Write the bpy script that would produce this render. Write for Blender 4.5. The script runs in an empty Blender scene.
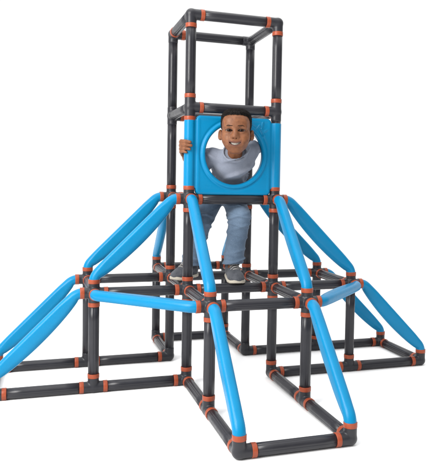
import bpy, math
import numpy as np
from mathutils import Matrix, Vector

S = 0.42                      # metres in one module of the climbing frame; every shape below is laid out in modules
scene = bpy.context.scene
col = scene.collection
rng = np.random.default_rng(5)

# ------------------------------------------------------------------ helpers
def link_mesh(name, verts, faces, mat, parent=None, loc=(0, 0, 0), smooth=True, attrs=None):
    me = bpy.data.meshes.new(name)
    v = (np.asarray(verts, float) - np.asarray(loc, float)) * S
    me.from_pydata(v.tolist(), [], faces if isinstance(faces, list) else faces.tolist())
    me.update()
    if smooth:
        me.polygons.foreach_set('use_smooth', [True] * len(me.polygons))
    if attrs:
        for k, a in attrs.items():
            at = me.attributes.new(k, 'FLOAT', 'POINT')
            at.data.foreach_set('value', np.asarray(a, np.float32))
    me.materials.append(mat)
    o = bpy.data.objects.new(name, me)
    col.objects.link(o)
    base = Vector(loc) * S
    if parent is not None:
        o.parent = parent
        pw = Vector(parent.get('_w', (0, 0, 0)))
        o.location = base - pw
    else:
        o.location = base
    o['_w'] = tuple(base)
    return o

def empty(name, loc):
    o = bpy.data.objects.new(name, None)
    o.empty_display_size = 0.1
    o.location = Vector(loc) * S
    o['_w'] = tuple(o.location)
    col.objects.link(o)
    return o

def tag(o, label, cat, group=None):
    o['label'] = label; o['category'] = cat
    if group: o['group'] = group

# ------------------------------------------------------------------ materials
def new_mat(name):
    m = bpy.data.materials.new(name); m.use_nodes = True
    nt = m.node_tree
    return m, nt, nt.nodes, nt.links, nt.nodes['Principled BSDF']

def plastic(name, c, rough, spec=0.5, bump=0.0, bscale=400, vary=0.12, vscale=9, rvary=.1, coat=0.0):
    m, nt, N, L, b = new_mat(name)
    tc = N.new('ShaderNodeNewGeometry')
    n = N.new('ShaderNodeTexNoise'); n.inputs['Scale'].default_value = vscale; n.inputs['Detail'].default_value = 5
    L.new(tc.outputs['Position'], n.inputs['Vector'])
    mx = N.new('ShaderNodeMix'); mx.data_type = 'RGBA'
    mx.inputs[6].default_value = (*[v * (1 - vary) for v in c], 1); mx.inputs[7].default_value = (*[min(1, v * (1 + vary)) for v in c], 1)
    L.new(n.outputs['Fac'], mx.inputs[0]); L.new(mx.outputs[2], b.inputs['Base Color'])
    r = N.new('ShaderNodeMapRange'); r.inputs['To Min'].default_value = rough - rvary; r.inputs['To Max'].default_value = rough + rvary
    n3 = N.new('ShaderNodeTexNoise'); n3.inputs['Scale'].default_value = 45; n3.inputs['Detail'].default_value = 6
    L.new(tc.outputs['Position'], n3.inputs['Vector'])
    L.new(n3.outputs['Fac'], r.inputs['Value']); L.new(r.outputs['Result'], b.inputs['Roughness'])
    b.inputs['Specular IOR Level'].default_value = spec
    b.inputs['Coat Weight'].default_value = coat; b.inputs['Coat Roughness'].default_value = .12
    if bump:
        n2 = N.new('ShaderNodeTexNoise'); n2.inputs['Scale'].default_value = bscale; n2.inputs['Detail'].default_value = 3
        L.new(tc.outputs['Position'], n2.inputs['Vector'])
        bp = N.new('ShaderNodeBump'); bp.inputs['Strength'].default_value = bump; bp.inputs['Distance'].default_value = .002
        L.new(n2.outputs['Fac'], bp.inputs['Height']); L.new(bp.outputs['Normal'], b.inputs['Normal'])
    return m

M_pipe = plastic('charcoal_plastic', (.015, .015, .019), .34, .34, .03, 300, .2, 14)
M_joint = plastic('joint_plastic', (.017, .017, .021), .38, .30, .12, 500, .2, 14)
M_collar = plastic('orange_plastic', (.245, .046, .017), .42, .3, .05, 300, .25, 60)
M_blue = plastic('blue_plastic', (.001, .160, .325), .31, .18, .22, 340, .10, 12)

def cloth(name, c1, c2, scale, rough=.9, bump=.25, weave=900, rip=0.0):
    m, nt, N, L, b = new_mat(name)
    g = N.new('ShaderNodeNewGeometry')
    n = N.new('ShaderNodeTexNoise'); n.inputs['Scale'].default_value = scale; n.inputs['Detail'].default_value = 6; n.inputs['Roughness'].default_value = .65
    L.new(g.outputs['Position'], n.inputs['Vector'])
    w = N.new('ShaderNodeTexNoise'); w.inputs['Scale'].default_value = weave; w.inputs['Detail'].default_value = 1
    mp = N.new('ShaderNodeMapping'); mp.inputs['Scale'].default_value = (1, 1, .35)
    L.new(g.outputs['Position'], mp.inputs['Vector']); L.new(mp.outputs['Vector'], w.inputs['Vector'])
    ad = N.new('ShaderNodeMath'); ad.operation = 'MULTIPLY_ADD'; ad.inputs[1].default_value = .55
    sb = N.new('ShaderNodeMath'); sb.operation = 'MULTIPLY'; sb.inputs[1].default_value = .5
    L.new(n.outputs['Fac'], sb.inputs[0]); L.new(w.outputs['Fac'], ad.inputs[0]); L.new(sb.outputs[0], ad.inputs[2])
    cr = N.new('ShaderNodeValToRGB'); cr.color_ramp.elements[0].position = .34; cr.color_ramp.elements[1].position = .68
    cr.color_ramp.elements[0].color = (*c1, 1); cr.color_ramp.elements[1].color = (*c2, 1)
    L.new(ad.outputs[0], cr.inputs['Fac']); L.new(cr.outputs['Color'], b.inputs['Base Color'])
    b.inputs['Roughness'].default_value = rough; b.inputs['Specular IOR Level'].default_value = .15
    b.inputs['Sheen Weight'].default_value = 0 if 'hair' in name else .1
    bp = N.new('ShaderNodeBump'); bp.inputs['Strength'].default_value = bump; bp.inputs['Distance'].default_value = .0015
    L.new(w.outputs['Fac'], bp.inputs['Height']); L.new(bp.outputs['Normal'], b.inputs['Normal'])
    return m

M_shirt = cloth('heather_jersey', (.130, .146, .184), (.185, .202, .245), 26)
M_jeans = cloth('faded_denim', (.050, .080, .124), (.130, .182, .252), 9, bump=.25)
M_shoe = cloth('grey_mesh', (.026, .029, .036), (.10, .105, .118), 30, rough=.75)
M_sole = plastic('pale_rubber', (.40, .365, .30), .6, .3, .1, 200)
M_lace = plastic('lace_cord', (.24, .23, .22), .8, .2, .2, 900)
M_hair = cloth('short_dark_hair', (.003, .0025, .002), (.010, .007, .006), 90, rough=.6, bump=.9, weave=700)
M_brow = plastic('brow_hair', (.040, .019, .011), .8, .1, .3, 1500)
M_tooth = plastic('tooth_enamel', (.50, .46, .40), .35, .4, 0, vary=.03)

def skin_material():
    m, nt, N, L, b = new_mat('brown_skin')
    g = N.new('ShaderNodeNewGeometry')
    n = N.new('ShaderNodeTexNoise'); n.inputs['Scale'].default_value = 60; n.inputs['Detail'].default_value = 6
    L.new(g.outputs['Position'], n.inputs['Vector'])
    cr = N.new('ShaderNodeValToRGB'); cr.color_ramp.elements[0].position = .3; cr.color_ramp.elements[1].position = .7
    cr.color_ramp.elements[0].color = (.112, .042, .0185, 1); cr.color_ramp.elements[1].color = (.190, .076, .034, 1)
    L.new(n.outputs['Fac'], cr.inputs['Fac'])
    last = cr.outputs['Color']
    for nm, c, f in (('lip', (.078, .026, .020), .75), ('lash', (.012, .007, .006), .95), ('inner', (.05, .012, .01), .95)):
        a = N.new('ShaderNodeAttribute'); a.attribute_name = nm
        ml = N.new('ShaderNodeMath'); ml.operation = 'MULTIPLY'; ml.inputs[1].default_value = f
        L.new(a.outputs['Fac'], ml.inputs[0])
        mx = N.new('ShaderNodeMix'); mx.data_type = 'RGBA'; mx.inputs[7].default_value = (*c, 1)
        L.new(ml.outputs[0], mx.inputs[0]); L.new(last, mx.inputs[6]); last = mx.outputs[2]
    L.new(last, b.inputs['Base Color'])
    b.inputs['Roughness'].default_value = .5; b.inputs['Specular IOR Level'].default_value = .24
    b.inputs['Subsurface Weight'].default_value = .12; b.inputs['Subsurface Radius'].default_value = (.006, .0025, .0012)
    b.inputs['Subsurface Scale'].default_value = .6
    n2 = N.new('ShaderNodeTexNoise'); n2.inputs['Scale'].default_value = 900
    L.new(g.outputs['Position'], n2.inputs['Vector'])
    bp = N.new('ShaderNodeBump'); bp.inputs['Strength'].default_value = .1; bp.inputs['Distance'].default_value = .001
    L.new(n2.outputs['Fac'], bp.inputs['Height']); L.new(bp.outputs['Normal'], b.inputs['Normal'])
    return m
M_skin = skin_material()

def eye_material():
    m, nt, N, L, b = new_mat('brown_eye')
    tc = N.new('ShaderNodeTexCoord')
    vn = N.new('ShaderNodeVectorMath'); vn.operation = 'NORMALIZE'
    L.new(tc.outputs['Object'], vn.inputs[0])
    a = N.new('ShaderNodeAttribute'); a.attribute_name = 'gaze'
    cr = N.new('ShaderNodeValToRGB'); e = cr.color_ramp.elements
    e[0].position = 0.0; e[0].color = (.15, .12, .11, 1)
    e[1].position = .70; e[1].color = (.17, .135, .12, 1)
    for p, c in ((.73, (.012, .006, .004, 1)), (.93, (.03, .013, .007, 1)), (.95, (.003, .002, .002, 1))):
        x = e.new(p); x.color = c
    L.new(a.outputs['Fac'], cr.inputs['Fac']); L.new(cr.outputs['Color'], b.inputs['Base Color'])
    b.inputs['Roughness'].default_value = .3; b.inputs['Specular IOR Level'].default_value = .08
    return m
M_eye = eye_material()

# ------------------------------------------------------------------ implicit surfaces -> one continuous mesh
def smin(a, b, k):
    if k <= 0: return np.minimum(a, b)
    h = np.maximum(k - np.abs(a - b), 0) / k
    return np.minimum(a, b) - h * h * k * .25
def smax(a, b, k): return -smin(-a, -b, k)

class Field:
    def __init__(s, lo, hi, h):
        s.lo = np.array(lo, np.float32); s.h = h
        s.n = np.ceil((np.array(hi) - np.array(lo)) / h).astype(int) + 1
        s.a = np.full(s.n, 9.0, np.float32)
    def block(s, lo, hi):
        i0 = np.clip(np.floor((np.array(lo) - s.lo) / s.h).astype(int), 0, s.n - 1)
        i1 = np.clip(np.ceil((np.array(hi) - s.lo) / s.h).astype(int) + 1, 1, s.n)
        ax = [s.lo[d] + s.h * np.arange(i0[d], i1[d], dtype=np.float32) for d in range(3)]
        P = np.stack(np.meshgrid(*ax, indexing='ij'), -1)
        return (slice(i0[0], i1[0]), slice(i0[1], i1[1]), slice(i0[2], i1[2])), P
    def add(s, fn, lo, hi, k=0.0, mode='add'):
        m = k + 3 * s.h
        sl, P = s.block(np.array(lo) - m, np.array(hi) + m)
        d = fn(P).astype(np.float32); cur = s.a[sl]
        if mode == 'add': s.a[sl] = smin(cur, d, k)
        elif mode == 'sub': s.a[sl] = smax(cur, -d, k)
        elif mode == 'and': s.a[sl] = smax(cur, d, k)
        elif mode == 'disp': s.a[sl] = cur + d
    def sphere(s, c, r, k=0, mode='add'):
        c = np.array(c, np.float32)
        s.add(lambda P: np.linalg.norm(P - c, axis=-1) - r, c - r, c + r, k, mode)
    def cone(s, a, b, ra, rb, k=0, mode='add'):
        a = np.array(a, np.float32); b = np.array(b, np.float32)
        lo = np.minimum(a - ra, b - rb); hi = np.maximum(a + ra, b + rb)
        def f(P):
            ab = b - a; t = np.clip(((P - a) @ ab) / max(1e-9, ab @ ab), 0, 1)
            return np.linalg.norm(P - a - t[..., None] * ab, axis=-1) - (ra + (rb - ra) * t)
        s.add(f, lo, hi, k, mode)
    def path(s, pts, rs, k=0, kj=.004):
        for i in range(len(pts) - 1):
            s.cone(pts[i], pts[i + 1], rs[i], rs[i + 1], k if i == 0 else kj)
    def ell(s, c, r, k=0, mode='add', R=None):
        c = np.array(c, np.float32); r = np.array(r, np.float32)
        m = float(r.max()) if R is not None else r
        def f(P):
            q = P - c
            if R is not None: q = q @ R
            k0 = np.linalg.norm(q / r, axis=-1); k1 = np.linalg.norm(q / (r * r), axis=-1)
            return np.where(k1 < 1e-6, -r.min(), k0 * (k0 - 1) / np.maximum(k1, 1e-6))
        s.add(f, c - m, c + m, k, mode)
    def mesh(s):
        return surface_nets(s.a, s.lo, s.h)

def surface_nets(A, lo, h):
    A = A.copy()
    for d in range(3):                                   # close the surface at the grid edge
        sl = [slice(None)] * 3
        for e in (0, -1):
            sl[d] = e; A[tuple(sl)] = np.maximum(A[tuple(sl)], 1e-4)
    s = A < 0
    n = np.array(A.shape) - 1
    cnt = np.zeros(n, np.uint8)
    offs = [(i, j, k) for i in (0, 1) for j in (0, 1) for k in (0, 1)]
    for o in offs: cnt += s[o[0]:o[0] + n[0], o[1]:o[1] + n[1], o[2]:o[2] + n[2]]
    act = np.argwhere((cnt > 0) & (cnt < 8)); del cnt
    idx = np.full(n, -1, np.int32); idx[tuple(act.T)] = np.arange(len(act))
    vals = {o: A[act[:, 0] + o[0], act[:, 1] + o[1], act[:, 2] + o[2]] for o in offs}
    pos = np.zeros((len(act), 3)); c = np.zeros(len(act))
    for o in offs:
        for d in range(3):
            if o[d]: continue
            p = list(o); p[d] = 1; p = tuple(p)
            a, b = vals[o], vals[p]; x = (a < 0) != (b < 0)
            t = np.where(x, a / np.where(x, a - b, 1), 0)
            q = np.tile(np.array(o, float), (len(act), 1)); q[:, d] += t
            pos[x] += q[x]; c[x] += 1
    V = lo + (act + pos / c[:, None]) * h
    F = []
    for d in range(3):
        a, b = (d + 1) % 3, (d + 2) % 3
        s0 = [slice(None)] * 3; s1 = [slice(None)] * 3
        s0[d] = slice(0, -1); s1[d] = slice(1, None)
        x = s[tuple(s0)] != s[tuple(s1)]
        e = np.argwhere(x)
        e = e[(e[:, a] > 0) & (e[:, b] > 0) & (e[:, a] < n[a]) & (e[:, b] < n[b])]
        ins = s[tuple(e.T)]
        def g(da, db):
            q = e.copy(); q[:, a] += da; q[:, b] += db; return idx[tuple(q.T)]
        quad = np.stack([g(-1, -1), g(0, -1), g(0, 0), g(-1, 0)], 1)
        quad[~ins] = quad[~ins][:, ::-1]
        F.append(quad)
    F = np.concatenate(F); F = F[(F >= 0).all(1)]
    return V, F

def vnoise(P, f, seed=0):                                # cheap smooth noise for folds in cloth
    r = np.random.default_rng(seed); out = 0
    for i in range(6):
        w = r.normal(size=3); w /= np.linalg.norm(w); w *= f * r.uniform(.6, 1.5)
        out = out + np.sin(P @ w.astype(np.float32) + r.uniform(0, 6.28))
    return out / 6

# ------------------------------------------------------------------ the climbing frame
frame = empty('climbing_frame', (.5, .5, -.062))
tag(frame, 'dark grey pipe climbing frame with orange collars, blue sloping bars and blue hole panel', 'climbing frame')

PIPES, BARS = [], []
def pipe(a, b): PIPES.append((a, b))
for x in (0, 1):
    for y in (0, 1):
        for z in range(4): pipe((x, y, z), (x, y, z + 1))            # tower posts
for z in (1, 2, 3, 4):
    pipe((0, 0, z), (1, 0, z)); pipe((0, 1, z), (1, 1, z)); pipe((0, 0, z), (0, 1, z)); pipe((1, 0, z), (1, 1, z))
for (x, y) in ((0, -1), (1, -1), (-1, 0), (-1, 1), (2, 0), (2, 1), (0, 2), (1, 2)): pipe((x, y, 0), (x, y, 1))
for a, b in (((0, 0), (0, -1)), ((1, 0), (1, -1)), ((0, -1), (1, -1)), ((0, 0), (-1, 0)), ((0, 1), (-1, 1)), ((-1, 0), (-1, 1)),
             ((1, 0), (2, 0)), ((1, 1), (2, 1)), ((2, 0), (2, 1)), ((0, 1), (0, 2)), ((1, 1), (1, 2)), ((0, 2), (1, 2))):
    pipe((*a, 1), (*b, 1))
for a, b in (((0, 0), (-1, 0)), ((-1, 0), (-2, 0)), ((0, 1), (-1, 1)), ((-1, 1), (-2, 1)), ((-2, 0), (-2, 1)),
             ((0, 0), (0, -1)), ((0, -1), (0, -2)), ((1, 0), (1, -1)), ((1, -1), (1, -2)), ((0, -2), (1, -2)),
             ((1, 0), (2, 0)), ((2, 0), (3, 0)), ((1, 1), (2, 1)), ((2, 1), (3, 1)), ((3, 0), (3, 1)),
             ((0, 1), (0, 2)), ((1, 1), (1, 2)), ((0, 2), (1, 2))):
    pipe((*a, 0), (*b, 0))
def bar(p, e1, e2): BARS.append((p, e1, e2))             # p + e1 + (0,0,..) : leaves p along e1, arrives travelling along e2
DN = (0, 0, -1)
for p, e in (((0, 0), (-1, 0)), ((0, 1), (-1, 0)), ((0, 0), (0, -1)), ((1, 0), (0, -1)), ((1, 0), (1, 0)), ((1, 1), (1, 0)), ((0, 1), (0, 1)), ((1, 1), (0, 1))):
    bar((*p, 2), (*e, 0), DN)
for p, e in (((-1, 0), (-1, 0)), ((-1, 1), (-1, 0)), ((0, -1), (0, -1)), ((1, -1), (0, -1)), ((2, 0), (1, 0)), ((2, 1), (1, 0))):
    bar((*p, 1), (*e, 0), DN)
bar((-1, 0, 1), (0, -1, 0), (1, 0, 0)); bar((1, -1, 1), (1, 0, 0), (0, 1, 0))

dirs = {}
def note(p, d): dirs.setdefault(tuple(p), []).append(tuple(d))
for a, b in PIPES:
    d = tuple(np.subtract(b, a)); note(a, d); note(b, tuple(-v for v in d))
for p, e1, e2 in BARS:
    q = tuple(np.add(np.add(p, e1), e2)); note(p, e1); note(q, tuple(-v for v in e2))

NO_COLLAR = {((0, 1, 0), (0, 0, 1)), ((-1, 1, 0), (0, 0, 1)), ((1, 1, 0), (0, 0, 1)), ((0, 2, 0), (0, 0, 1)), ((2, 0, 1), (0, 0, -1)),
             ((0, 1, 4), (0, 0, -1)), ((1, 1, 4), (0, 0, -1)), ((0, 1, 3), (0, 0, 1)), ((0, 1, 3), (0, 0, -1)), ((1, 0, 3), (0, 0, -1)),
             ((0, 0, 3), (0, 1, 0)), ((0, 1, 3), (0, -1, 0)), ((1, 1, 4), (-1, 0, 0)), ((1, 1, 4), (0, -1, 0)), ((1, 0, 4), (0, 1, 0)), ((0, 0, 4), (0, 1, 0))}

PR = .0555
def frame_axes(d):
    d = np.array(d, float); u = np.array([0, 0, 1.0]) if abs(d[2]) < .5 else np.array([1.0, 0, 0])
    u = u - d * (u @ d); u /= np.linalg.norm(u); return d, u, np.cross(d, u)

def lathe(profile, p, d, n=40, rfun=None):
    d, u, v = frame_axes(d); V = []; F = []
    th = np.arange(n) / n * 2 * np.pi
    for t, r in profile:
        rr = r * (rfun(th) if rfun is not None else np.ones(n))
        V.append(np.array(p, float) + d * t + rr[:, None] * (np.cos(th)[:, None] * u + np.sin(th)[:, None] * v))
    m = len(profile)
    for i in range(m - 1):
        for j in range(n): F.append([i * n + j, i * n + (j + 1) % n, (i + 1) * n + (j + 1) % n, (i + 1) * n + j])
    F.append(list(range(n))[::-1]); F.append([(m - 1) * n + j for j in range(n)])
    return np.concatenate(V), F

def flutes(th):                                            # shallow moulded grooves that run along each tube
    return 1 - .05 * np.exp(-((((th / (2 * np.pi) * 6) % 1) - .5) / .07) ** 2) - .006 * np.cos(th * 6 + np.pi)

cyl = {}
for a, b in PIPES:
    d = np.subtract(b, a).astype(float); key = tuple(d)
    o = None
    if key in cyl:
        o = cyl[key].copy(); col.objects.link(o)
        w = np.array(a, float) * S; o.location = Vector(w) - Vector(frame['_w']); o['_w'] = tuple(w)
    else:
        V, F = lathe([(.105, PR), (.3, PR), (.7, PR), (.895, PR)], a, d, 96, flutes)
        cyl[key] = link_mesh('pipe', V, F, M_pipe, frame, a)

jm = {}; cm = {}
for p in sorted(dirs):
    ds = tuple(sorted(set(dirs[p])))
    if ds in jm:
        o = jm[ds].copy(); col.objects.link(o); w = np.array(p, float) * S
        o.location = Vector(w) - Vector(frame['_w']); o['_w'] = tuple(w)
    else:
        f = Field((-.17,) * 3, (.17,) * 3, .0085)
        for d in ds:
            dd = np.array(d, float)
            f.cone((0, 0, 0), dd * .1, .0585, .0585, .010)
        for d in ds:                                       # flat socket mouths
            dd = np.array(d, np.float32)
            f.add(lambda P: P @ dd - .112, (-.17,) * 3, (.17,) * 3, .006, 'and')
        V, F = f.mesh()
        o = jm[ds] = link_mesh('joint', V + np.array(p), F, M_joint, frame, p)
    for d in ds:
        if (p, d) in NO_COLLAR: continue
        if d in cm:
            c = cm[d].copy(); col.objects.link(c); c.parent = o; c.location = (0, 0, 0)
        else:
            V, F = lathe([(.100, .057), (.1, .0605), (.102, .0612), (.141, .0612), (.1435, .0605), (.1445, .0555)], p, d, 48)
            cm[d] = c = link_mesh('collar', V, F, M_collar, o, p)
        c['_w'] = o['_w']

# blue bars : straight stub, bend, deep diagonal, bend, straight stub
def bar_mesh(p, e1, e2):
    e1 = np.array(e1, float); e2 = np.array(e2, float); nrm = np.cross(e1, e2)
    c, R = .172, .15; t = R * math.tan(math.pi / 8)
    L = math.sqrt(2) * (1 - c)
    pts = []                                               # (point2d, tangent angle) in (e1,e2) plane
    for s in np.linspace(.118, c - t, 4): pts.append((s, 0, 0))
    for a in np.linspace(0, math.pi / 4, 9)[1:]: pts.append((c - t + R * math.sin(a), R * (1 - math.cos(a)), a))
    x0, y0, _ = pts[-1]; x1, y1 = y0, x0                    # mirrored end of the diagonal: (1 - y, 1 - x)
    E = (1 - y0, 1 - x0)
    for s in np.linspace(0, 1, 26)[1:]: pts.append((x0 + (E[0] - x0) * s, y0 + (E[1] - y0) * s, math.pi / 4))
    for q in pts[:12][::-1][1:]: pts.append((1 - q[1], 1 - q[0], math.pi / 2 - q[2]))
    pts = [np.array(q) for q in pts]
    arc = np.cumsum([0] + [np.linalg.norm(pts[i + 1][:2] - pts[i][:2]) for i in range(len(pts) - 1)]); arc /= arc[-1]
    n = 40; th = np.arange(n) / n * 2 * np.pi; V = []; F = []
    for q, s in zip(pts, arc):
        q_ = min(1, max(0, (.5 - abs(s - .5) - .10) / .24)); w = q_ * q_ * (3 - 2 * q_); w1 = min(1, max(0, (.5 - abs(s - .5) - .06) / .16)); w1 = w1 * w1 * (3 - 2 * w1); w = w1
        bel = math.sin(math.pi * min(1, max(0, (s - .07) / .86))); out, inn, half = .055 + .005 * w, .055 + .056 * bel ** .65, .0570 - .002 * w
        if s < .02 or s > .98: out, inn, half = .0545, .0545, .0565
        tx, ty = math.cos(q[2]), math.sin(q[2])
        o2 = np.array([ty, -tx])                           # outward normal (away from the tower)
        cs, sn = np.cos(th), np.sin(th)
        ex = 2 / (2.0 + .45 * w)
        cc = np.sign(cs) * np.abs(cs) ** ex; ss = np.sign(sn) * np.abs(sn) ** ex
        groove = 1 - .05 * w * np.exp(-((np.abs(sn) - .99) / .05) ** 2)  # parting line along each side
        dep = np.where(cc > 0, out * cc, inn * cc); lat = half * ss * groove
        P2 = q[:2][None] + dep[:, None] * o2[None]
        V.append(np.array(p, float) + P2[:, :1] * e1 + P2[:, 1:] * e2 + lat[:, None] * nrm)
    m = len(pts)
    flip = np.array([[ (i) * n + j, i * n + (j + 1) % n, (i + 1) * n + (j + 1) % n, (i + 1) * n + j] for i in range(m - 1) for j in range(n)])
    F = flip.tolist(); F.append(list(range(n))[::-1]); F.append([(m - 1) * n + j for j in range(n)])
    return np.concatenate(V), F

def fix_normals(o):
    import bmesh
    b = bmesh.new(); b.from_mesh(o.data); bmesh.ops.recalc_face_normals(b, faces=b.faces); b.to_mesh(o.data); b.free()

bm_cache = {}
for p, e1, e2 in BARS:
    k = (e1, e2)
    if k in bm_cache:
        o = bm_cache[k].copy(); col.objects.link(o); w = np.array(p, float) * S
        o.location = Vector(w) - Vector(frame['_w']); o['_w'] = tuple(w)
    else:
        V, F = bar_mesh(p, e1, e2)
        o = bm_cache[k] = link_mesh('safety_bar', V, F, M_blue, frame, p); fix_normals(o)
    if e2 != DN: o['label'] = 'level blue bar running across the corner between two arms'

# panel with the round hole, clipped round the two front posts
HC = (.505, 2.497); HR = .332
def panel():
    f = Field((-.1, -.13, 2.02), (1.1, .13, 3.0), .0075)
    def plate(P):
        x, y, z = P[..., 0] - .5, P[..., 1], P[..., 2] - 2.481
        r = .05
        qx = np.abs(x) - (.435 - r); qz = np.abs(z) - (.434 - r)
        d2 = np.sqrt(np.maximum(qx, 0) ** 2 + np.maximum(qz, 0) ** 2) + np.minimum(np.maximum(qx, qz), 0) - r
        rr = np.hypot(P[..., 0] - HC[0], P[..., 2] - HC[1])
        # front face: dished rim round the hole, thin raised border
        t = .040 + .013 * np.exp(-((rr - .358) / .022) ** 4) - .007 * np.exp(-((rr - .392) / .010) ** 2)
        t = t + .004 * np.exp(-((np.minimum(-d2, .2) - .028) / .016) ** 2)
        dy = np.abs(y) - t
        k = .02
        d = np.maximum(d2, dy); h = np.maximum(k - np.abs(d2 - dy), 0) / k
        return d + h * h * k * .25
    f.add(plate, (-.08, -.1, 2.03), (1.08, .1, 3.0))
    f.add(lambda P: np.hypot(P[..., 0] - HC[0], P[..., 2] - HC[1]) - HR, (.1, -.1, 2.1), (.9, .1, 2.9), .022, 'sub')
    f.add(lambda P: np.maximum(np.maximum(np.abs(np.abs(P[..., 0] - .5) - .45) - .03, np.abs(P[..., 1]) - .031), np.abs(P[..., 2] - 2.49) - .37), (0, -.04, 2.1), (1, .04, 2.9), .010)
    for x in (0, 1):
        def tube(P):
            r = np.hypot(P[..., 0] - x, P[..., 1]); 
            r = r + .0008 * np.cos(np.arctan2(P[..., 1], P[..., 0] - x) * 8)
            return np.maximum(r - .0605, np.abs(P[..., 2] - 2.5) - .368)
        f.add(tube, (x - .08, -.08, 2.12), (x + .08, .08, 2.88), .012)
    # moulded mark in the upper right corner : a leaping figure made of soft ridges
    def ridge(a, b, r):
        f.cone((a[0], -.0403, a[1] - .04), (b[0], -.0403, b[1] - .04), r, r * .7, .008)
    ridge((.828, 2.905), (.815, 2.83), .012); ridge((.815, 2.83), (.845, 2.77), .011); ridge((.845, 2.77), (.832, 2.72), .009)
    ridge((.845, 2.805), (.898, 2.838), .009); ridge((.79, 2.87), (.765, 2.835), .012); ridge((.765, 2.835), (.785, 2.795), .010)
    V, F = f.mesh()
    o = link_mesh('hole_panel', V, F, M_blue, frame, (.5, 0, 2.03))
    return o
panel()

# ------------------------------------------------------------------ the boy
person = empty('person', (.45, .35, 1.057))
tag(person, 'smiling boy in grey blue t-shirt and jeans leaning out through the round panel hole', 'person')

K = 1 / 92.0                                                # head sculpt unit
HO = np.array([.4435, -.285, 2.742])                        # between the eyes, at mid-depth of the head
yaw, pitch, roll_h = math.radians(-20), math.radians(4), math.radians(0)
Rz = np.array([[math.cos(yaw), -math.sin(yaw), 0], [math.sin(yaw), math.cos(yaw), 0], [0, 0, 1]])
Rx = np.array([[1, 0, 0], [0, math.cos(pitch), -math.sin(pitch)], [0, math.sin(pitch), math.cos(pitch)]])
RH = Rz @ Rx                                                # local -> world
def H2W(p): return HO + (RH @ (np.array(p, float) * K))

# the head is sculpted in its own axes (x his left, y back, z up) then resampled into the body's grid
def head_field():
    f = Field((-21, -25, -34), (21, 25, 24), .42)
    f.ell((0, 3.2, 4.2), (13.9, 18.3, 15.2))
    f.ell((0, -5.5, -5), (12.5, 10.6, 14.5), 5)
    f.ell((0, -4.5, -11.6), (10.8, 10, 8.9), 5)
    f.ell((0, -10.2, -18.4), (4.6, 4.4, 3.9), 5)                      # chin
    for s in (-1, 1):
        f.cone((s * 8.7, -1, -11), (s * 3.4, -9.2, -18.0), 2.3, 2.3, 4.5)   # jaw line
        f.sphere((s * 7.6, -10.6, -8.4), 5.0, 5)                      # smiling cheeks
        f.ell((s * 10.4, -7, -4), (3, 4, 4), 4)                       # cheekbones
        f.cone((s * 9.6, -12.2, 3.2), (s * 2.6, -14.9, 2.9), 1.7, 1.7, 3.2)
    f.ell((0, -11, 9), (10, 4.6, 6), 5)
    for s in (-1, 1): f.ell((s * 5.3, -.5, 8.3), (7.9, 12.8, 8.2), 4)                               # forehead
    for s in (-1, 1):
        f.ell((s * 6.0, -17.2, -.4), (4.6, 2.9, 2.8), 3, 'sub')
        f.ell((s * 6.0, -11.7, -.2), (4.0, 3.9, 3.2), 1.4)           # lids over the ball
    f.cone((0, -14.2, 1.5), (0, -17.0, -4.4), 1.5, 2.0, 3.0)
    f.ell((0, -17.3, -5.6), (2.7, 2.2, 2.1), 1.8)
    for s in (-1, 1):
        f.ell((s * 2.75, -16.1, -6.1), (1.8, 2.0, 1.6), 1.1)
    for s in (-1, 1):
        f.ell((s * 1.5, -17.0, -7.5), (.95, 1.2, .75), .5, 'sub')
    f.ell((0, -12.6, -12.6), (8.2, 4.3, 4.8), 4)                      # muzzle
    bend = lambda P: P[..., 2] + 13.0 - .055 * P[..., 0] ** 2
    def lipring(P):
        x, z = P[..., 0], bend(P)
        a, b = 6.4, 1.75
        q = np.sqrt((x / a) ** 2 + (z / b) ** 2) + 1e-6
        g = np.sqrt((x / a ** 2) ** 2 + (z / b ** 2) ** 2) / q + 1e-6
        d2 = (q - 1) / g
        yl = -16.1 + .062 * x ** 2
        return np.hypot(d2, (P[..., 1] - yl) * .9) - (1.08 + .32 * np.clip(-z, -1, 1) - .05 * np.abs(x))
    f.add(lipring, (-8, -20, -18), (8, -10, -7), 1.0)
    def mouth(P):
        x, z = P[..., 0], bend(P)
        return (np.sqrt((x / 6.1) ** 2 + (z / 1.12) ** 2 + ((P[..., 1] + 15.2) / 4.6) ** 2) - 1) * 1.3
    f.add(mouth, (-7, -21, -16), (7, -9, -9), .35, 'sub')
    for s in (-1, 1):                                                 # eye openings
        def slit(P):
            x = (P[..., 0] - s * 6.0) * s; z = P[..., 2] + .15 - .03 * x
            up = z - (1.5 - .115 * x * x); dn = -(z + (.95 - .075 * x * x))
            return np.maximum(np.maximum(up, dn) * .85, np.abs(P[..., 1] + 15.5) - 3.2)
        f.add(slit, (s * 6.0 - 4, -20, -3), (s * 6.0 + 4, -12, 3), .25, 'sub')
        def crease(P):
            x = (P[..., 0] - s * 6.0) * s
            return np.hypot(P[..., 2] - (2.35 - .11 * x * x), P[..., 1] + 15.6 - .05 * x * x) - np.where(np.abs(x) < 3.6, .38, -1)
        f.add(crease, (s * 6.0 - 4, -18, -1), (s * 6.0 + 4, -13, 3), .5, 'sub')
        # ears
        Re = np.array([[math.cos(s * .62), -math.sin(s * .62), 0], [math.sin(s * .62), math.cos(s * .62), 0], [0, 0, 1]])
        if s < 0: f.bare = f.a.copy()
        f.ell((s * 15.6, 1.4, -4.4), (1.9, 3.6, 5.3), .9, R=Re)
        f.ell((s * 17.0, -.9, -3.6), (1.5, 2.2, 3.4), .6, 'sub', R=Re)
        f.ell((s * 15.0, -.3, -7.6), (1.3, 1.6, 2.0), .8)
    return f
HF = head_field()

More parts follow.
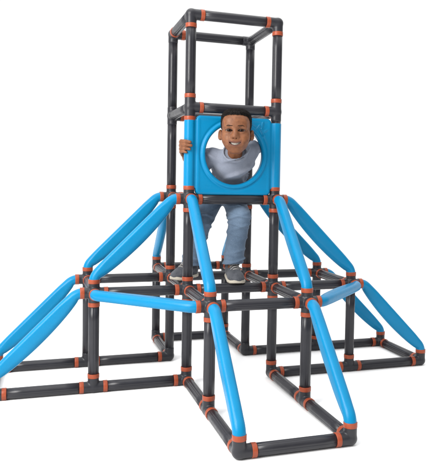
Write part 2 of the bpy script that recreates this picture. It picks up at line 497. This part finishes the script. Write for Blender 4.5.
def sample(F, Q):                                           # trilinear lookup of a field at points Q
    g = (Q - F.lo) / F.h; i = np.floor(g).astype(int)
    ok = ((i >= 0) & (i < F.n - 1)).all(-1)
    i = np.clip(i, 0, F.n - 2); t = np.clip(g - i, 0, 1)
    out = 0
    for a in (0, 1):
        for b in (0, 1):
            for c in (0, 1):
                w = (t[..., 0] if a else 1 - t[..., 0]) * (t[..., 1] if b else 1 - t[..., 1]) * (t[..., 2] if c else 1 - t[..., 2])
                out = out + w * F.a[i[..., 0] + a, i[..., 1] + b, i[..., 2] + c]
    return np.where(ok, out, 6.0)
HF.a = np.clip(HF.a, -6, 6)
class Bare: pass
HB = Bare(); HB.lo, HB.h, HB.n, HB.a = HF.lo, HF.h, HF.n, np.clip(np.minimum(HF.bare, HF.bare[::-1]), -6, 6)

hips = {'l': np.array([.655, .60, 2.07]), 'r': np.array([.46, .60, 2.07])}
knees = {'l': np.array([.615, .08, 1.80]), 'r': np.array([.195, .27, 1.70])}
ankles = {'l': np.array([.555, .165, 1.20]), 'r': np.array([.125, .45, 1.185])}
shl = {'l': np.array([.735, .085, 2.545]), 'r': np.array([.295, .085, 2.485])}
elb = {'l': np.array([.905, .27, 2.62]), 'r': np.array([.165, .30, 2.26])}
wri = {'l': np.array([.885, .125, 2.69]), 'r': np.array([.005, .185, 2.445])}
pelvis = np.array([.555, .61, 2.12]); chest = np.array([.515, .065, 2.40])
neck0 = np.array([.508, -.02, 2.45]); neck1 = H2W((0, 3, -10))

def body_mesh():
    f = Field((-.22, -.62, 1.06), (1.12, .80, 3.02), .0056)
    # limbs and trunk, well inside the clothes
    f.cone(pelvis, chest, .11, .11)
    for s in 'lr':
        f.cone(hips[s], knees[s], .10, .072, .05); f.cone(knees[s], ankles[s], .07, .046, .02)
        f.cone(ankles[s], ankles[s] + np.array([0, 0, -.06]), .046, .042, .02)
        f.cone(chest, shl[s], .08, .058, .04)
        f.cone(shl[s], elb[s], .058, .046, .03); f.cone(elb[s], wri[s], .047, .034, .02)
    f.cone(neck0, neck1, .086, .074, .03)
    # right hand: palm behind the post, fingers curl round its outer side to the front
    def ring(ang, r, z): return np.array([r * math.cos(math.radians(ang)), r * math.sin(math.radians(ang)), z])
    f.path([wri['r'], (-.022, .150, 2.50), (-.048, .132, 2.545)], [.036, .042, .038], .02)
    f.cone((-.050, .115, 2.60), (-.050, .118, 2.49), .027, .024, .02)
    for i, (z, tip, r) in enumerate(((2.622, 262, .0195), (2.584, 270, .0200), (2.546, 258, .0192), (2.512, 232, .0172))):
        R0 = .0615 + r * .93
        an = [126, 152, 178, (178 + tip) / 2 + 3, tip]
        rr = [R0 + .03, R0 + .018, R0 + .010, R0 + .003, R0]
        zz = [z - .012, z - .002, z + .004, z + .002, z - .006]
        f.path([ring(a, q, w) for a, q, w in zip(an, rr, zz)], [r * 1.12, r * 1.08, r * 1.1, r * .98, r * .82], .012, .004)
    f.path([(-.01, .14, 2.52), (.045, .128, 2.565), (.082, .095, 2.60), (.096, .076, 2.635)], [.03, .024, .021, .017], .015, .004)
    # left hand laid on the back of the panel
    w = wri['l']
    f.path([w, w + (-.005, -.012, .055), w + (-.008, -.026, .085)], [.033, .036, .034], .02)
    f.cone(w + (-.045, -.024, .075), w + (.03, -.022, .072), .024, .022, .02)
    for dx, ln, r in ((-.052, .085, .0175), (-.018, .10, .018), (.014, .092, .0172), (.042, .07, .0155)):
        f.path([w + (dx * .8, -.028, .08), w + (dx, -.040, .08 + ln * .5), w + (dx * 1.1, -.052, .08 + ln), ], [r * 1.1, r, r * .85], .012, .004)
    f.path([w + (-.03, -.01, .03), w + (-.075, -.03, .05), w + (-.10, -.045, .085)], [.026, .02, .017], .014, .004)
    # head
    cs = np.array([H2W((a, b, c)) for a in (-19, 19) for b in (-22, 22) for c in (-29, 21)])
    f.add(lambda P: sample(HF, ((P - HO) @ RH) / K) * K, cs.min(0), cs.max(0), .03)
    V, F = f.mesh()
    Q = ((V - HO) @ RH) / K                                # head axes, for lips / lash line / mouth lining
    x, y, z = Q.T
    zb = z + 13.0 - .055 * x ** 2
    q = np.sqrt((x / 6.4) ** 2 + (zb / 1.75) ** 2)
    lip = np.clip((1.6 - q) / .3, 0, 1) * (y < -9) * np.clip((7.0 - np.abs(x)) / 1.2, 0, 1) * (np.abs(zb) < 3.4)
    inner = ((np.abs(x) < 6.2) & (np.abs(zb) < 1.7) & (y > -14.9 + .06 * x ** 2) & (y < -6)).astype(float)
    lash = np.zeros(len(V))
    for s in (-1, 1):
        u = (x - s * 6.0) * s; zz = z + .15 - .03 * u
        up = np.abs(zz - (1.62 - .115 * u * u)); dn = np.abs(zz + (1.0 - .075 * u * u))
        m = (np.abs(u) < 3.7) & (y < -10)
        lash = np.maximum(lash, np.where(m, np.clip(1.3 - up / .55, 0, 1), 0)); lash = np.maximum(lash, np.where(m, .55 * np.clip(1 - dn / .4, 0, 1), 0))
    return link_mesh('body', V, F, M_skin, person, HO, attrs={'lip': lip, 'lash': lash, 'inner': inner})
body_mesh()

def head_shell(fn, lo, hi, h):
    f = Field(lo, hi, h)
    sl, P = f.block(lo, hi)
    f.a[sl] = fn(P).astype(np.float32)
    V, F = f.mesh()
    return HO + (V * K) @ RH.T, F

def hair_fn(P):
    x, y, z = P[..., 0], P[..., 1], P[..., 2]
    d = sample(HB, P)
    # hairline height as a function of depth: forehead, temple corner, sideburn, nape
    th = np.interp(y, [-22, -13, -11, -8.5, -6.0, -4.6, -3.4, -1.2, 1.5, 6, 10, 24], [15.4, 15.0, 14.8, 14.4, 13.4, 8.5, 2.2, -1.0, 2.8, 1.0, -12, -15])
    th = th - .004 * x * x * (y < -7)
    n = vnoise(P, 2.6, 3) * .5 + vnoise(P, 5.5, 4) * .35
    edge = np.clip((z - th + n * .8) / 3.0, 0, 1)
    top = np.clip((z - 9) / 9, 0, 1)
    thick = .15 + edge * (.75 + 1.5 * top) + .58 * n * edge
    return np.maximum(d - thick, (th - z - n * .8) * .8)
V, F = head_shell(hair_fn, (-20, -21, -18), (20, 25, 24), .34)
def with_bristles(V, F, count):
    # short tight curls: thin tapered spikes standing off the cap of hair
    Q = ((V - HO) @ RH) / K
    a, b, c = Q[F[:, 0]], Q[F[:, 1]], Q[F[:, 2]]
    nr = np.cross(b - a, c - a); nr /= np.linalg.norm(nr, axis=1)[:, None] + 1e-9
    ce = (Q[F[:, 0]] + Q[F[:, 2]]) / 2
    ok = np.where(sample(HB, ce) > .25)[0]
    pick = rng.choice(ok, count)
    base, nn = ce[pick], nr[pick]
    nn = nn + rng.normal(size=nn.shape) * .55; nn /= np.linalg.norm(nn, axis=1)[:, None]
    u = np.cross(nn, rng.normal(size=nn.shape)); u /= np.linalg.norm(u, axis=1)[:, None]; v = np.cross(nn, u)
    up = np.clip((base[:, 2] - 4) / 12, .25, 1)
    ln = (rng.uniform(.5, 1.7, count) * up)[:, None]; w = .17
    ring = [base - nn * .2 + (u * math.cos(t) + v * math.sin(t)) * w for t in (0, 2.09, 4.19)]
    tip = base + nn * ln + u * ln * .35
    W = np.stack(ring + [tip], 1).reshape(-1, 3)
    n0 = len(V); i = np.arange(count) * 4 + n0
    T = np.concatenate([np.stack([i + p, i + q, i + 3], 1) for p, q in ((0, 1), (1, 2), (2, 0))])
    return np.concatenate([V, HO + (W * K) @ RH.T]), F.tolist() + T.tolist()
V, F = with_bristles(V, F, 12000)
link_mesh('hair', V, F, M_hair, person, HO)

for s in (-1, 1):
    def brow(P):
        a = [np.array(q) for q in ((s * 3.1, -16, 4.5), (s * 6.4, -14.6, 4.75), (s * 10.2, -11.6, 3.6))]
        d = 9
        for i in range(2):
            ab = (a[i + 1] - a[i]); t = np.clip(((P - a[i]) @ ab) / (ab @ ab), 0, 1)
            e = P - a[i] - t[..., None] * ab
            d = np.minimum(d, np.hypot(e[..., 2] * 1.0, e[..., 0] * .6) - (.38 + .32 * np.sin(np.pi * np.clip((t + i) / 2 * .9 + .12, 0, 1))))
        d = d + .22 * vnoise(P, 6, 8)
        return np.maximum(np.maximum(sample(HF, P) - .16, d), np.abs(P[..., 1] + 14) - 5)
    V, F = head_shell(brow, (min(s * 1, s * 13), -20, 0), (max(s * 1, s * 13), -9, 7), .22)
    link_mesh('eyebrow', V, F, M_brow, person, H2W((s * 6.5, -14, 3)))
    # eyeball
    n, m = 32, 20; r = 3.45; c = np.array([s * 6.0, -11.75, -.15])
    g = np.array([s * -.05, -1, .0]); g /= np.linalg.norm(g)
    Vl, Fl = [], []
    for i in range(m + 1):
        for j in range(n):
            a, b = math.pi * i / m, 2 * math.pi * j / n
            Vl.append([math.sin(a) * math.cos(b), -math.cos(a), math.sin(a) * math.sin(b)])
    Vl = np.array(Vl)
    for i in range(m):
        for j in range(n): Fl.append([i * n + j, (i + 1) * n + j, (i + 1) * n + (j + 1) % n, i * n + (j + 1) % n])
    W = HO + ((c + Vl * r) * K) @ RH.T
    o = link_mesh('eye', W, Fl, M_eye, person, H2W(c), attrs={'gaze': np.clip(Vl @ g, 0, 1)}); fix_normals(o)

def teeth_fn(P):
    x, y = P[..., 0], P[..., 1]; z = P[..., 2] + 12.85 - .055 * x * x
    d = np.maximum(np.abs(y - (-14.3 + .075 * x * x)) - .8, np.abs(z - .35) - 1.35)
    d = np.maximum(d, np.abs(x) - 5.9)
    g = np.abs(((x + 40) / 1.75) % 1 - 0.0); g = np.minimum(g, 1 - g)
    return d + .22 * np.exp(-(g / .09) ** 2)
V, F = head_shell(teeth_fn, (-7, -17, -16), (7, -10, -9), .2)
link_mesh('teeth', V, F, M_tooth, person, H2W((0, -14, -12)))

# shirt -----------------------------------------------------------------
def shirt_mesh():
    f = Field((.0, -.24, 1.95), (1.04, .80, 2.80), .0075)
    ax = chest - pelvis; L = np.linalg.norm(ax); ax = ax / L
    lat = np.array([1.0, 0, 0]); lat -= ax * (lat @ ax); lat /= np.linalg.norm(lat); dep = np.cross(ax, lat)
    def trunk(P):
        q = P - pelvis; a = q @ ax; t = np.clip(a / L, -.05, 1.0)
        l = q @ lat; d = q @ dep; rest = a - t * L
        hw = .205 + .02 * t; hd = .145 + .015 * t
        rr = np.sqrt((l / hw) ** 2 + (d / hd) ** 2 + (rest / .12) ** 2)
        return (rr - 1) * .15
    f.add(trunk, (.2, -.2, 1.9), (.85, .82, 2.65))
    for s in 'lr':
        sg = 1 if s == 'l' else -1
        f.cone(neck0 + np.array([sg * .07, .03, .03]), shl[s], .080, .088, .06)
        f.cone(chest + np.array([sg * .08, 0, 0]), shl[s], .10, .088, .06)
        e = shl[s] + (elb[s] - shl[s]) * (.85 if s == 'l' else .62)
        f.cone(shl[s], e, .088, .080, .03)
        d = (elb[s] - shl[s]); d = d / np.linalg.norm(d)
        f.add(lambda P: np.maximum((P - e) @ d - .0, np.linalg.norm(P - e, axis=-1) - .16) * -1 if False else np.where(np.linalg.norm(P - e, axis=-1) < .17, (P - e) @ d, -1), e - .17, e + .17, .004, 'and')
    f.cone(chest + np.array([-.01, -.02, .0]), np.array([.487, -.105, 2.522]) , .15, .118, .08)
    # folds: arcs slung across the chest between the shoulders, gathers at the sleeves
    def folds(P):
        c = np.array([.50, -.05, 2.62]); r = np.linalg.norm((P - c) * np.array([.8, .6, 1]), axis=-1)
        w = vnoise(P, 9, 11)
        x, z = P[..., 0], P[..., 2]
        def fold(ph, seed, amp, width):                     # narrow raised folds that fade in and out along their length
            m = np.clip(.5 + 1.6 * vnoise(P, 9, seed), 0, 1)
            return -amp * np.exp(-(np.sin(ph) / width) ** 2) * m
        out = fold(r * 19 + 1.6 * w + 3.5 * (x - .5), 12, .040, .45)
        out = out + fold(11 * (x * .8 + 1.1 * z) + 1.8 * vnoise(P, 7, 15), 16, .034, .40)
        out = out + fold(12 * (1.1 * z - .7 * x) + 1.6 * vnoise(P, 7, 18), 19, .030, .40)
        return out + .004 * vnoise(P, 30, 13) + .016
    f.add(folds, f.lo, f.lo + f.n * f.h, 0, 'disp')
    # neck opening and its rib band
    nd = neck1 - neck0; nd = nd / np.linalg.norm(nd); 
    nd = nd + np.array([0, -.05, -.12]); nd /= np.linalg.norm(nd)
    cN = np.array([.487, -.105, 2.522]); u = np.array([1.0, 0, 0]); u -= nd * (u @ nd); u /= np.linalg.norm(u); v = np.cross(nd, u)
    def opening(P):
        q = P - cN; return np.where(q @ nd > -.012, np.hypot((q @ u) / 1.06, q @ v) - .118, 1)
    f.add(opening, cN - .35, cN + .35, .006, 'sub')
    def rib(P):
        q = P - cN; a = q @ nd; rad = np.hypot((q @ u) / 1.06, q @ v)
        return np.hypot((rad - .121) , np.clip(np.abs(a + .012) - .012, 0, 9)) - .0085 + .0012 * np.sin(np.arctan2(q @ v, q @ u) * 90)
    f.add(rib, cN - .16, cN + .16, .012)
    V, F = f.mesh()
    return link_mesh('t_shirt', V, F, M_shirt, person, chest)
shirt_mesh()

# jeans -----------------------------------------------------------------
def jeans_mesh():
    f = Field((.0, -.08, 1.10), (.86, .84, 2.36), .0078)
    f.ell(pelvis + np.array([0, .02, -.01]), (.205, .17, .15))
    for s in 'lr':
        f.cone(hips[s], knees[s], .140, .122, .05)
        an = ankles[s] + np.array([0, 0, -.02])
        f.cone(knees[s], an, .120, .108, .03)
        hem = (ankles[s][2] + (.065 if s == 'l' else .03))
        f.add(lambda P: np.where(np.linalg.norm((P - ankles[s])[..., :2], axis=-1) < .24, hem - P[..., 2], -1), ankles[s] - .2, ankles[s] + .2, .006, 'and')
        # creases that wrap the knee and stack above the hem
        kx = knees[s]
        def wr(P):
            zz = P[..., 2] - kx[2]
            g = np.exp(-(zz / .17) ** 2) + .9 * np.exp(-((P[..., 2] - 1.30) / .12) ** 2)
            near = np.exp(-(((P[..., 0] - kx[0]) / .2) ** 4))
            out = .012 * vnoise(P, 15, 23 + (s == 'l')) + .005 * vnoise(P, 34, 27)
            for tilt, seed, amp in ((5, 22, .026), (-7, 25, .022)):
                ph = P[..., 2] * 24 + tilt * (P[..., 0] - kx[0]) + 1.9 * vnoise(P, 8, seed)
                m = np.clip(.3 + 1.6 * vnoise(P, 10, seed + 9), 0, 1)
                out = out - amp * np.exp(-(np.sin(ph) / .36) ** 2) * m * np.clip(g + .15, 0, 1)
            hz = P[..., 2] - hem
            out = out + .006 * np.exp(-((hz - .034) / .006) ** 2) - .005 * np.exp(-((hz - .015) / .014) ** 2)
            return out * near
        f.add(wr, (kx[0] - .25, -.08, 1.12), (kx[0] + .25, .7, 2.1), 0, 'disp')
    V, F = f.mesh()
    return link_mesh('jeans', V, F, M_jeans, person, pelvis)
jeans_mesh()

# shoes -----------------------------------------------------------------
def shoe(heel, direction, tilt):
    d = np.array([*direction, 0.0]); d /= np.linalg.norm(d)
    lat = np.array([d[1], -d[0], 0]); up = np.array([0, 0, 1.0])
    ct, st = math.cos(tilt), math.sin(tilt)
    dd = d * ct - up * st; uu = up * ct + d * st
    B = np.stack([lat, dd, uu], 1)
    W = lambda V: np.array(heel) + V @ B.T
    f = Field((-.14, -.06, -.03), (.14, .46, .30), .006)
    f.ell((0, .085, .085), (.078, .09, .085))
    f.cone((0, .10, .10), (0, .11, .20), .074, .070, .03)
    f.ell((0, .19, .075), (.082, .15, .075), .04)
    f.ell((0, .285, .055), (.096, .125, .062), .04)
    f.cone((0, .14, .15), (0, .27, .105), .045, .035, .03)
    f.add(lambda P: np.linalg.norm((P - np.array([0, .10, .24])) / np.array([.052, .055, .06]), axis=-1) * .055 - .055, (-.1, 0, .16), (.1, .2, .3), .008, 'sub')
    f.add(lambda P: .022 - P[..., 2], (-.14, -.06, -.03), (.14, .46, .3), .004, 'and')
    f.add(lambda P: .0022 * vnoise(P, 60, 31) + .003 * np.exp(-((P[..., 1] - .20 - .25 * np.abs(P[..., 0])) / .010) ** 2), (-.14, -.06, -.03), (.14, .46, .3), 0, 'disp')
    V, F = f.mesh()
    o = link_mesh('shoe', W(V), F, M_shoe, person, heel)
    g = Field((-.15, -.07, -.03), (.15, .47, .12), .0065)
    def slab(P):
        x, y, z = P[..., 0], P[..., 1], P[..., 2]
        a = np.array([0, .08]); b = np.array([0, .30])
        t = np.clip((y - .08) / .22, 0, 1)
        r2 = np.hypot(x, y - (.08 + .22 * t)) - (.083 + .024 * t)
        top = .036 + .03 * np.clip((y - .33) / .08, 0, 1) ** 2 + .012 * np.clip((.06 - y) / .06, 0, 1)
        lowz = 0.0 + .02 * np.clip((y - .33) / .08, 0, 1) ** 2
        tread = .004 * (np.sin(y * 120) > 0) * (z < .012)
        dz = np.maximum(z - top, lowz + tread - z)
        k = .014; d = np.maximum(r2, dz); h = np.maximum(k - np.abs(r2 - dz), 0) / k
        return d + h * h * k * .25
    g.add(slab, (-.13, -.05, -.01), (.13, .43, .1))
    V, F = g.mesh()
    link_mesh('sole', W(V), F, M_sole, o, heel)
    g = Field((-.08, .10, .06), (.08, .33, .24), .005)
    for i in range(4):
        y = .165 + .032 * i; z = .206 - .019 * i
        w = .047
        for sg in (-1, 1):
            g.path([(sg * w, y, z - .036), (sg * .02, y + .010, z - .004), (-sg * .006, y + .016, z + .001)], [.0095, .0095, .0095], 0, .003)
    for sg in (-1, 1): g.path([(0, .16, .188), (sg * .04, .165, .205), (sg * .058, .185, .175), (sg * .03, .19, .17)], [.007, .007, .007, .006], .004, .003)
    V, F = g.mesh()
    link_mesh('lace', W(V), F, M_lace, o, heel)
shoe((.580, .325, 1.095), (-.05, -1), .12)
shoe((.215, .52, 1.075), (-.80, -.60), .04)

# ------------------------------------------------------------------ studio floor
def floor_mesh():
    n = 64; R = 60.0; V = []; F = []
    rad = [0, 4, 12, 40, R]
    V.append((.5, 0, -.0605))
    for r in rad[1:]:
        for j in range(n): V.append((.5 + r * math.cos(2 * math.pi * j / n), r * math.sin(2 * math.pi * j / n), -.0605))
    for j in range(n): F.append([0, 1 + j, 1 + (j + 1) % n])
    for i in range(len(rad) - 2):
        for j in range(n):
            a = 1 + i * n
            F.append([a + j, a + n + j, a + n + (j + 1) % n, a + (j + 1) % n])
    m, nt, N, L, b = new_mat('white_studio_paper')
    g = N.new('ShaderNodeNewGeometry'); t = N.new('ShaderNodeTexNoise'); t.inputs['Scale'].default_value = 3; t.inputs['Detail'].default_value = 8
    L.new(g.outputs['Position'], t.inputs['Vector'])
    cr = N.new('ShaderNodeValToRGB'); cr.color_ramp.elements[0].color = (.86, .86, .86, 1); cr.color_ramp.elements[1].color = (.90, .90, .90, 1)
    L.new(t.outputs['Fac'], cr.inputs['Fac']); L.new(cr.outputs['Color'], b.inputs['Base Color'])
    b.inputs['Roughness'].default_value = .9; b.inputs['Specular IOR Level'].default_value = .1
    o = link_mesh('studio_floor', V, F, m, None, (0, 0, 0))
    o['kind'] = 'structure'; return o
floor_mesh()

# ------------------------------------------------------------------ light
w = bpy.data.worlds.new('World'); scene.world = w; w.use_nodes = True
N, L = w.node_tree.nodes, w.node_tree.links
bg = N['Background']
tc = N.new('ShaderNodeTexCoord')
def lobe(direction, lo, hi, amount):
    d = N.new('ShaderNodeVectorMath'); d.operation = 'DOT_PRODUCT'; d.inputs[1].default_value = Vector(direction).normalized()
    L.new(tc.outputs['Generated'], d.inputs[0])
    m = N.new('ShaderNodeMapRange'); m.interpolation_type = 'SMOOTHSTEP'
    m.inputs['From Min'].default_value = lo; m.inputs['From Max'].default_value = hi; m.inputs['To Max'].default_value = amount
    L.new(d.outputs['Value'], m.inputs['Value']); return m.outputs['Result']
def plus(a, b):
    m = N.new('ShaderNodeMath'); m.operation = 'ADD'
    for i, x in enumerate((a, b)):
        if isinstance(x, float): m.inputs[i].default_value = x
        else: L.new(x, m.inputs[i])
    return m.outputs[0]
# added world glow: bright overhead to whiten the floor, white behind, dimmer camera side
L.new(plus(plus(.22, lobe((0, 0, 1), .2, .95, 1.4)), lobe((.1, 1, .1), -.15, .5, .80)), bg.inputs['Strength'])
bg.inputs['Color'].default_value = (1, 1, 1, 1)

def softbox(name, loc, target, size, power):
    l = bpy.data.lights.new(name, 'AREA'); l.shape = 'RECTANGLE'; l.size, l.size_y = size; l.energy = power; l.color = (1, .985, .965)
    o = bpy.data.objects.new(name, l); col.objects.link(o)
    o.location = loc; o.rotation_euler = (Vector(target) - Vector(loc)).to_track_quat('-Z', 'Y').to_euler()
softbox('key_softbox', (-2.7, -1.9, 2.4), (.0, -.1, .7), (2.0, 2.4), 255)
softbox('top_softbox', (-.3, -.3, 4.6), (.2, 0, .5), (2.2, 2.2), 45)

# ------------------------------------------------------------------ camera
cam = bpy.data.cameras.new('camera'); co = bpy.data.objects.new('camera', cam); col.objects.link(co)
yw, pt, rl = -.327, 1.5293, .0186
co.matrix_world = Matrix.Translation(Vector((-1.5245, -6.8458, 2.1619)) * S) @ Matrix.Rotation(yw, 4, 'Z') @ Matrix.Rotation(pt, 4, 'X') @ Matrix.Rotation(rl, 4, 'Z')
cam.sensor_width = 36; cam.lens = 636.4336 / 473 * 36
cam.shift_x = (215 - 257.4041) / 473; cam.shift_y = (211.7503 - 236.5) / 473
cam.clip_end = 500; cam.clip_start = .05
scene.camera = co

for o in bpy.data.objects:
    if '_w' in o: del o['_w']

scene.view_settings.view_transform = 'Standard'
scene.view_settings.look = 'None'
scene.view_settings.gamma = 1
scene.view_settings.exposure = 0
